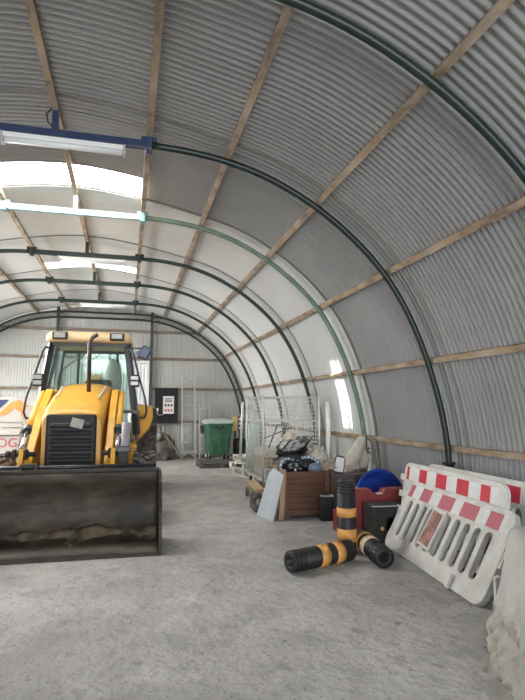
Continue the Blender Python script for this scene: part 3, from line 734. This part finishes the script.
# plank resting by the cage wheels
t = thing('hand_trolley', (2.06, 8.52, 0), 'low trolley with a tan plank deck in front of the cage', 'trolley', rz=-5)
obj('plank_deck', bx(NB(), (0, 0, .22), (.17, 1.05, .045), bev=.005), 'tan', t)
for y in (-.32, .30):
    for s in (-1, 1):
        bm = NB(); lathe(bm, [(.03, -.02), (.07, -.02), (.08, 0), (.07, .02), (.03, .02), (.03, -.02)], 18, T(s*.09, y, .08) @ RY(90)); obj('wheel', bm, 'tyre', t)
    obj('axle', tube(NB(), [(-.1, y, .08), (.1, y, .08)], .025, 8), 'alu', t)
    obj('bracket', bb(-.05, .05, y-.04, y+.04, .09, .20), 'alu', t)
# white pipe leaning in the corner by the cage
tag(obj('white_pipe', tube(NB(), [(3.50, 8.90, .01), (3.53, 9.0, 1.60)], .045, 10), 'white'), 'upright white plastic pipe at the right end of the wire cage', 'pipe')
tag(obj('grey_pipe', tube(NB(), [(2.36, 11.1, .45), (2.33, 10.72, 1.60)], .028, 8), 'wire'), 'slim pale pipe leaning against the left edge of the cage', 'pipe')

# ------------------------------------------------------------ crates and what is on them
t = thing('wooden_crate', (2.42, 7.35, 0), 'brown wooden crate with a louvred front, under the heap of bags', 'crate', rz=-4)
obj('body', bb(-.30, .33, -.36, .40, .03, .60), 'greybox', t)
bm = NB(); abb(bm, -.33, -.25, -.40, -.36, .05, .62); abb(bm, .27, .345, -.40, -.36, .05, .62); abb(bm, -.25, .27, -.40, -.36, .54, .62); abb(bm, -.25, .27, -.40, -.36, .05, .12); f = obj('front_frame', bm, 'crate', t, .004)
for i in range(5): obj('slat', bx(NB(), (.01, -.375, .16+.083*i+.01), (.51, .018, .072), RX(8)), 'crate', t)
for x in (-.37, -.345+.72): obj('corner_post', bb(x-.02, x+.02, -.41, -.33, 0, .64), 'post' if x < 0 else 'crate', t)
for x in (-.25, .25): obj('foot', bb(x-.05, x+.05, -.34, .38, 0, .04), 'darkwood', t)
tag(obj('grey_chest', bb(2.80, 3.46, 6.98, 7.65, 0, .56, .01), 'greybox'), 'plain grey brown chest right of the louvred crate, behind the upright bollard', 'chest')
for (x, y, z0, z1, lab, tl) in ((1.99, 7.20, 0, .70, 'rough upright timber offcut behind the leaning board', 4), (2.03, 6.92, 0, .66, 'second timber offcut against the left side of the crate', 3)):
    o = obj('timber_offcut', bb(-.035, .035, -.02, .02, 0, z1), 'post'); o.location = (x, y, 0.0); o.rotation_euler = (0, R(tl), 0); tag(o, lab, 'timber', 'timber offcuts by the crate')
# leaning white board
bm = NB(); q = [Vector((1.80, 7.32, .0)), Vector((1.90, 6.84, .0)), Vector((2.03, 6.80, .60)), Vector((2.00, 7.12, .66)), Vector((1.965, 7.26, .58))]
nrm = (q[1]-q[0]).cross(q[2]-q[0]).normalized()*.008
a = [bm.verts.new(p+nrm) for p in q]; b = [bm.verts.new(p-nrm) for p in q]; bm.faces.new(a); bm.faces.new(b[::-1])
for i in range(5): bm.faces.new((a[i], a[(i+1) % 5], b[(i+1) % 5], b[i]))
tag(obj('leaning_board', bm, 'board'), 'pale blue white board leaning against the left of the crate', 'board')
bm = NB(); lathe(bm, [(.06, -.04), (.115, -.04), (.13, -.02), (.13, .02), (.115, .04), (.06, .04), (.06, -.04)], 28, T(1.86, 7.52, .13) @ RZ(25) @ RX(78))
t = obj('small_wheel', bm, 'tyre'); tag(t, 'small dusty tyre poking out behind the leaning board', 'wheel'); 
bm = NB(); lathe(bm, [(0, -.02), (.06, -.03), (.06, .03), (0, .02)], 20, T(1.86, 7.52, .13) @ RZ(25) @ RX(78)); o = obj('hub', bm, 'rim', t)

def ringobj(name, c, rmaj, rmin, m, lab, cat, rot, studs=0, a0=0, a1=360, grp=None):
    t = thing(name, c, lab, cat, grp); t.rotation_euler = rot
    pts = [(rmaj*cos(R(a)), 0, rmaj*sin(R(a))) for a in range(a0, a1, 12)]
    obj('rim', tube(NB(), pts, rmin, 10, closed=(a1-a0 == 360)), m, t)
    if studs:
        for k in range(studs):
            a = R(a0+(a1-a0)*(k+.5)/studs); obj('stud', bx(NB(), ((rmaj)*cos(a), -rmin, (rmaj)*sin(a)), (.03, .012, .022), RY(-math.degrees(a)), bev=.004), 'board', t)
    return t
o = tag(obj('refuse_bag', blob(NB(), (2.40, 7.30, .70), (.34, .26, .15), .28, 2.5, 2, 4), 'bag'), 'large black plastic bag heaped on the wooden crate', 'bag')
tag(obj('refuse_bag', blob(NB(), (2.37, 7.52, .88), (.22, .18, .13), .3, 2.5, 12, 4), 'bag'), 'black plastic bag under the pale bundle at the top of the heap', 'bag')
ringobj('plastic_hoop', (2.46, 7.06, .63), .175, .026, 'bluegrey', 'large blue grey hoop with pale studs at the front of the heap', 'hoop', (R(-15), 0, R(-12)), 12, -5, 190, grp='hoops on the crate')
ringobj('plastic_hoop', (2.19, 7.08, .66), .125, .022, 'bluegrey', 'smaller blue grey hoop hanging over the left corner of the crate', 'hoop', (R(-20), 0, R(10)), 8, -5, 200, grp='hoops on the crate')
tag(obj('moulded_shell', blob(NB(), (2.55, 6.99, .66), (.10, .06, .07), .1, 1.5, 6, 3), 'bluegrey'), 'smooth grey rounded lump inside the large hoop', 'shell')
t = thing('net_bundle', (2.36, 7.32, .98), 'pale grey bundle with dark straps crowning the heap', 'bundle')
obj('cloth', blob(NB(), (0, 0, 0), (.22, .15, .085), .3, 3, 9, 4, m=RY(-14)), mat('pale bundle cloth', (.42, .42, .40), .8, 0, (.12, .12, .12), 9, .9, bump=.6, lo=.5, hi=.55), t)
bm = NB()
for k in range(4): tube(bm, [(-.2+.1*k, -.12, -.06), (-.15+.1*k, -.16, .02), (-.06+.1*k, -.08, .10)], .012, 5)
obj('straps', bm, 'frame', t)
tag(obj('white_bag', blob(NB(), (2.27, 7.28, 1.07), (.09, .08, .065), .35, 3, 14, 4), 'cream'), 'small white crumpled bag at the very top of the heap', 'bag')
tag(obj('cream_sack', blob(NB(), (2.66, 7.25, .80), (.13, .12, .13), .5, 3.2, 15, 4), 'cream'), 'crumpled cream sack at the right of the heap, behind the large hoop', 'sack')
tag(obj('beige_sack', blob(NB(), (2.80, 7.20, .66), (.12, .12, .10), .5, 3.2, 16, 4), 'beige'), 'beige sack slumped where the crate meets the grey chest', 'sack')
t = thing('hand_mirror', (2.94, 7.12, .565), 'small black-framed white panel standing on the grey chest', 'panel', rz=-8); t.rotation_euler.y = R(10)
obj('panel', bb(-.065, .065, -.006, .006, .02, .22), 'whitebright', t)
bm = NB(); tube(bm, [(-.07, 0, .01), (-.07, 0, .20), (-.05, 0, .235), (.05, 0, .235), (.07, 0, .20), (.07, 0, .01)], .010, 6, closed=True); obj('frame', bm, 'frame', t)
tag(obj('dark_bundle', blob(NB(), (3.14, 7.22, .61), (.10, .1, .06), .4, 3, 18, 3), 'beige'), 'small brown rag right of the framed panel on the chest', 'rag')
# cream cloth draped from the lowest purlin
bm = NB(); tube(bm, [(3.52, 7.55, 1.04), (3.45, 7.48, .92), (3.28, 7.35, .76), (3.08, 7.25, .62), (3.02, 7.2, .58)], [.05, .09, .11, .10, .05], 16)
tube(bm, [(3.50, 7.56, 1.04), (3.49, 7.50, .85), (3.46, 7.40, .70), (3.44, 7.34, .57)], [.045, .075, .085, .06], 16)
for v in bm.verts: v.co += Vector((mn.noise(v.co*9), mn.noise(v.co*9+Vector((5, 0, 0))), mn.noise(v.co*11)))*.035
bmesh.ops.subdivide_edges(bm, edges=bm.edges, cuts=1, use_grid_fill=True)
tag(obj('draped_sheet', bm, 'cream'), 'cream sheet twisted over the lowest purlin, hanging to the grey chest', 'cloth')
tag(obj('leaning_pole', tube(NB(), [(3.56, 7.2, 1.03), (3.60, 7.0, .02)], .03, 8), 'railm'), 'grey brown pole leaning on the wall behind the blue tub', 'pole')

# ------------------------------------------------------------ bollards
def bollard(m, lab, peelb=False, bands=((.0, .40), (.56, .70))):
    t = thing('rubber_bollard', None, lab, 'bollard', 'black and orange rubber bollards', m=m)
    r = .098; pf = [(0, 0), (r*1.0, 0), (r*1.02, .012)]
    z = .03
    pf += [(r, .03), (r, .60)]
    for k in range(4): zz = .60+k*.032; pf += [(r*.94, zz+.004), (r*.94, zz+.010), (r, zz+.014), (r, zz+.030)]
    pf += [(r*.95, .735), (r*.6, .74), (r*.42, .735), (r*.42, .60), (0, .60)]
    obj('body', lathe(NB(), pf, 32), 'rubber', t)
    for i, (z0, z1) in enumerate(bands):
        mm = 'peel' if (peelb and i == 0) else 'orange'
        obj('reflective_band', lathe(NB(), [(r-.002, z0), (r+.003, z0), (r+.003, z1), (r-.002, z1)], 32), mm, t)
bollard(T(2.25, 5.24, 0), 'upright black rubber bollard with orange bands', bands=((.12, .25), (.37, .46)))
# lying, hole toward the camera's left
def lying(p0, p1, tip=0):
    p0 = Vector(p0); p1 = Vector(p1); d = (p1-p0).normalized(); u = Vector((0, 0, 1)); s = u.cross(d).normalized(); u = d.cross(s)
    return Matrix.Translation(p0) @ Matrix((s, u, d)).transposed().to_4x4()
bollard(lying((2.16, 4.97, .103), (1.60, 4.77, .103)), 'black and orange bollard lying left of the upright one, hollow end to the left', bands=((.13, .23), (.32, .42)), peelb=False)
bollard(lying((2.46, 5.36, .103), (2.36, 4.62, .103)), 'bollard lying between the upright one and the white barrier, with a peeling pale band', True, bands=((.28, .40), (.12, .2)))
t = tag(obj('torn_tape', blob(NB(), (1.82, 4.735, .19), (.03, .012, .035), .7, 4, 3, 3), 'orange'), 'torn scrap of orange tape peeling off the left lying bollard', 'tape')

# ------------------------------------------------------------ blue tub, red barrier, boxes
t = thing('round_tub', (3.22, 6.42, .30), 'bright blue round plastic tub standing on its side behind the red barrier', 'tub'); t.rotation_euler = (R(82), 0, R(8))
prf = [(0, -.16), (.30, -.16), (.36, .0), (.385, .01), (.395, .03), (.385, .05), (.35, .03), (.29, -.13), (.27, -.14), (0, -.14)]
obj('bowl', lathe(NB(), prf, 48), 'bluep', t)
obj('raised_ring', lathe(NB(), [(.17, -.145), (.18, -.12), (.20, -.12), (.21, -.145)], 40), 'bluep', t)
t = thing('plastic_barrier', (2.98, 5.98, 0), 'maroon red plastic barrier behind the black box', 'barrier', rz=-4)
prof2 = [(-.37, 0), (.37, 0), (.37, .50), (.345, .52), (.06, .52), (.03, .46), (-.08, .46), (-.11, .52), (-.35, .53), (-.37, .50)]
o = obj('body', prism(NB(), prof2, .14, RX(90)), 'redp', t, .012)
obj('top_lip', bb(-.33, -.13, -.085, -.07, .48, .515), 'redp', t); obj('top_lip', bb(.08, .33, -.085, -.07, .48, .505), 'redp', t)
bm = NB(); abb(bm, -.05, .02, -.08, -.06, .46, .475); obj('badge', bm, 'paper', t)
tag(obj('red_block', bb(2.50, 2.60, 6.10, 6.25, 0, .25, .01), 'redp'), 'small red block between the upright bollard and the black canister', 'block')
t = thing('plastic_canister', (2.60, 6.76, 0), 'small black canister in front of the louvred crate, left of the upright bollard', 'canister', rz=-10)
obj('body', bb(-.08, .10, -.06, .06, 0, .31, .02), 'blackp', t); obj('rim', bb(-.06, .11, -.065, .065, .31, .33, .008), 'alu', t)
obj('grip', bb(-.03, .05, -.015, .015, .33, .35, .006), 'blackp', t)
t = thing('hollow_box', (2.88, 5.62, 0), 'black hollow plastic box on the floor in front of the red barrier', 'box', rz=-6)
bm = NB()
abb(bm, -.20, .20, -.15, .15, 0, .03); abb(bm, -.20, .20, -.15, .15, .37, .40); abb(bm, -.20, -.175, -.15, .15, .03, .37); abb(bm, .175, .20, -.15, .15, .03, .37); abb(bm, -.175, .175, .12, .15, .03, .37)
obj('shell', bm, 'blackp', t, .004)
bm = NB(); abb(bm, -.175, -.04, -.15, -.12, .03, .37); abb(bm, .10, .175, -.15, -.12, .03, .37); abb(bm, -.04, .10, -.15, -.12, .28, .37); abb(bm, -.04, .10, -.15, -.12, .03, .10); obj('front_wall', bm, 'blackp', t)
obj('bolt', lathe(NB(), [(0, -.01), (.02, -.01), (.02, .01), (0, .01)], 12, T(-.09, -.155, .16) @ RX(90)), 'orange', t)
obj('metal_edge', bb(-.205, .205, -.155, -.145, .395, .405), 'alu', t)
# white safety barriers
def slotted(w, h, th, slots, r=.09, holes=None):
    cu = bpy.data.curves.new('tmp', 'CURVE'); cu.dimensions = '2D'; cu.fill_mode = 'BOTH'; cu.extrude = th/2-.008; cu.bevel_depth = .008; cu.bevel_resolution = 2
    def poly(pts):
        s = cu.splines.new('POLY'); s.points.add(len(pts)-1); s.use_cyclic_u = True
        for p, (x, y) in zip(s.points, pts): p.co = (x, y, 0, 1)
    def rrect(x0, x1, y0, y1, rad, sk=0):
        out = []
        for cx, cy, a0 in ((x1-rad, y1-rad, 0), (x0+rad, y1-rad, 90), (x0+rad, y0+rad, 180), (x1-rad, y0+rad, 270)):
            for k in range(6): a = R(a0+18*k); out.append((cx+rad*cos(a), cy+rad*sin(a)))
        return out
    poly(rrect(0, w, 0, h, r))
    for (x0, x1, y0, y1) in slots: poly(rrect(x0, x1, y0, y1, min(x1-x0, y1-y0)*.45)[::-1])
    o = bpy.data.objects.new('tmp', cu); COL.objects.link(o); dg = bpy.context.evaluated_depsgraph_get()
    me = bpy.data.meshes.new_from_object(o.evaluated_get(dg)); bpy.data.objects.remove(o)
    bm = NB(); bm.from_mesh(me); bpy.data.meshes.remove(me); bmesh.ops.remove_doubles(bm, verts=bm.verts, dist=1e-5)
    return bm
def planem(o, ux, vy):
    o = Vector(o); u = Vector(ux).normalized(); v = Vector(vy); v = (v-u*v.dot(u)).normalized(); n = u.cross(v)
    return Matrix.Translation(o) @ Matrix((u, v, n)).transposed().to_4x4()
def barrier(m, w, h, lab, tape, nslots, slotw, xs0, gap, patches, side, low=.185):
    t = thing('safety_barrier', None, lab, 'barrier', 'white plastic safety barriers', m=m)
    sl = [(xs0+k*gap, xs0+k*gap+slotw, h*low, h*.73) for k in range(nslots)]
    obj('panel', slotted(w, h, .05, sl, .10), 'white', t)
    fz = side*.027
    def slab(x0, x1, y0, y1, z0, z1, mt, nm, bev=0):
        bm = NB(); abb(bm, x0, x1, y0, y1, min(z0, z1), max(z0, z1), bev); return obj(nm, bm, mt, t)
    slab(.06, w-.09, h*.77, h*.95, side*.022, fz, 'whitetape', 'reflective_band')
    for x0, x1 in patches: slab(x0, x1, h*.77, h*.95, fz-side*.002, fz+side*.002, tape, 'red_patch')
    for y in (h*.50, h*.74): slab(-.10, .02, y, y+.07, -.02, .02, 'white', 'lug', .006)
    slab(w-.02, w+.035, h*.42, h*.60, -.02, .02, 'white', 'hook', .006)
    for x in (.22, w-.48):
        slab(x, x+.05, -.02, h*.14, side*.02, side*.06, 'white', 'foot_rib', .012)
    slab(.30, w-.55, h*.06, h*.07, side*.02, side*.03, 'white', 'lower_rib')
    # ribs between slots
    return t, fz
ff = planem((2.78, 5.43, .01), (2.60-2.78, 3.62-5.43, 0), (.36, .03, .65))
t, fz = barrier(ff, 1.89, .75, 'nearest white barrier with faded red patches, tilted back and leaning on the others', 'redfade', 10, .112, .13, .163,
        [(.065, .16), (.34, .54), (.74, .99), (1.14, 1.40), (1.56, 1.74)], 1)
sg = obj('hanging_sign', bx(NB(), (.84, .37, .045), (.25, .40, .02), RZ(-5), bev=.006), 'white', t); sg['label'] = 'torn white board with a stained pink face'
bm = NB(); bx(bm, (.845, .365, .058), (.18, .33, .006), RZ(-5)); obj('sign_face', bm, 'signred', sg)
fb = planem((3.088, 5.66, .07), (2.98-3.10, 3.95-5.86, 0), (.13, 0, .80))
barrier(fb, 1.84, .79, 'white barrier with bright red patches standing right behind the nearest one', 'redtape', 8, .15, .15, .20,
        [(.065, .12), (.36, .52), (.72, .92), (1.11, 1.31), (1.50, 1.64)], 1, .05)
fc = planem((3.34, 5.60, .045), (3.22-3.30, 3.2-5.10, 0), (.13, 0, .80))
barrier(fc, 2.5, .80, 'farthest white barrier, against the wall, one bright red patch at the right photo edge', 'redtape', 12, .150, .16, .19,
        [(.08, .22), (.45, .60), (.82, .99), (1.37, 1.60), (2.0, 2.2)], 1, .03)
# rubber feet under the two upright barriers
for (x, y, l) in ((3.13, 5.55, 'black foot under the left of the second barrier'), (3.02, 4.25, 'black foot under the right of the second barrier'), (3.31, 4.70, 'black foot under the farthest barrier')):
    o = obj('barrier_foot', bx(NB(), (0, 0, .035), (.40, .20, .07), bev=.015), 'rubber'); o.location = (x, y, 0); tag(o, l, 'barrier foot')
# loose white plastic upright beside the block
bm = NB(); loft(bm, [[Vector(p) for p in r_] for r_ in ([(2.43, 3.17, 0), (2.53, 3.12, 0), (2.55, 3.17, 0), (2.45, 3.22, 0)], [(2.45, 3.20, .34), (2.55, 3.15, .34), (2.57, 3.20, .34), (2.47, 3.25, .34)], [(2.47, 3.21, .35), (2.53, 3.18, .35), (2.55, 3.20, .35), (2.49, 3.24, .35)])])
tag(obj('plastic_post', bm, 'white', bevel=.008), 'short white plastic upright between the nearest barrier and the concrete block', 'post')
# concrete block with spalled foot
bm = NB(); rings = []; n = 56
A = Vector((2.17, 2.95, 0)); D = (Vector((1.90, 2.3, 0))-A).normalized(); S = Vector((-D.y, D.x, 0)) 
if S.x < 0: S = -S
for i in range(n+1):
    f = i/n; c = A+D*(1.05*f)
    pf = [(-.005, 0), (.0, .06), (-.01, .12), (.02, .20), (.055, .28), (.085, .36), (.105, .44), (.125, .54), (.145, .64), (.16, .72), (.185, .755), (.24, .765), (.40, .765), (.56, .765), (.60, .74), (.66, .5), (.72, .2), (.74, 0)]
    ring = []
    den = []
    for (a_, b_) in zip(pf, pf[1:]):
        nn_ = max(1, int(math.hypot(a_[0]-b_[0], a_[1]-b_[1])/.022)); den += [(a_[0]+(b_[0]-a_[0])*q_/nn_, a_[1]+(b_[1]-a_[1])*q_/nn_) for q_ in range(nn_)]
    den.append(pf[-1])
    for (s, z) in den:
        p = c+S*s+Vector((0, 0, z)); k = max(0, 1-z/.42); am = .004+.05*min(1, k*2.2)
        q = p*6; o = mn.noise(q)*am*.8+mn.noise(q*3.3)*am*.7+mn.noise(q*7)*am*.5
        p = p - S*o + Vector((0, 0, (mn.noise(q+Vector((9, 0, 0)))*am*.6) if z > 0 else 0)) - D*(mn.noise(q*2+Vector((3, 3, 0)))*am if i in (0,) else 0)
        ring.append(p)
    rings.append(ring)
loft(bm, rings, smooth=True)
blk = obj('concrete_block', bm, ['concrete', 'roughc'])
for f in blk.data.polygons:
    if f.center.z < .30+.06*mn.noise(f.center*6): f.material_index = 1
tag(blk, 'pale concrete block with a crumbling rough foot at the bottom right corner', 'block')

# grit on the floor
bm = NB()
for _ in range(260):
    y = rnd.uniform(2.2, 9); x = rnd.uniform(-.9, .42*y+.2); s = rnd.uniform(.002, .006)
    g = bmesh.ops.create_icosphere(bm, subdivisions=1, radius=s, matrix=T(x, y, s*.4) @ RZ(rnd.uniform(0, 180)) @ Matrix.Diagonal((1, rnd.uniform(.6, 1.4), .6, 1)))
tag(obj('floor_grit', bm, 'pebble'), 'scattered dark grit and crumbs on the concrete floor', 'grit', kind='stuff')

# ------------------------------------------------------------ light
w = bpy.data.worlds.new('World'); scn.world = w; w.use_nodes = True; nt = w.node_tree; bg = nt.nodes['Background']
bg.inputs[0].default_value = (.92, .96, 1, 1); bg.inputs[1].default_value = WORLD = 1.0
sd = bpy.data.lights.new('sun', 'SUN'); sd.energy = 30; sd.angle = R(.6); sd.color = (1, .97, .90)
so = bpy.data.objects.new('sun', sd); COL.objects.link(so)
hole = Vector((XR*2-(XC+RS*cos(R(54))), 7.13, ZC+RS*sin(R(54)))); tgt = Vector((3.62, 7.85, 1.75))
so.rotation_euler = (tgt-hole).to_track_quat('-Z', 'Y').to_euler(); so.location = hole
# area lamp added at the unseen front doorway, standing in for daylight
ld = bpy.data.lights.new('door_fill', 'AREA'); ld.shape = 'RECTANGLE'; ld.size = 4.6; ld.size_y = 3.4; ld.energy = 850; ld.color = (.94, .97, 1)
lo = bpy.data.objects.new('door_fill', ld); COL.objects.link(lo); lo.location = (-.78, -7.15, 1.85); lo.rotation_euler = (R(86), 0, 0)
# ------------------------------------------------------------ camera
cd = bpy.data.cameras.new('camera'); co = bpy.data.objects.new('camera', cd); COL.objects.link(co); scn.camera = co
cd.sensor_fit = 'HORIZONTAL'; cd.sensor_width = 36; cd.lens = 36*525/525; cd.clip_start = .05
co.location = (0, 0, 1.5); co.rotation_euler = (R(90+6.196), 0, R(-14.391))
vs = scn.view_settings; scn.display_settings.display_device = 'sRGB'
vs.view_transform = 'Standard'; vs.look = 'None'; vs.gamma = 1; vs.use_curve_mapping = False; vs.exposure = .14
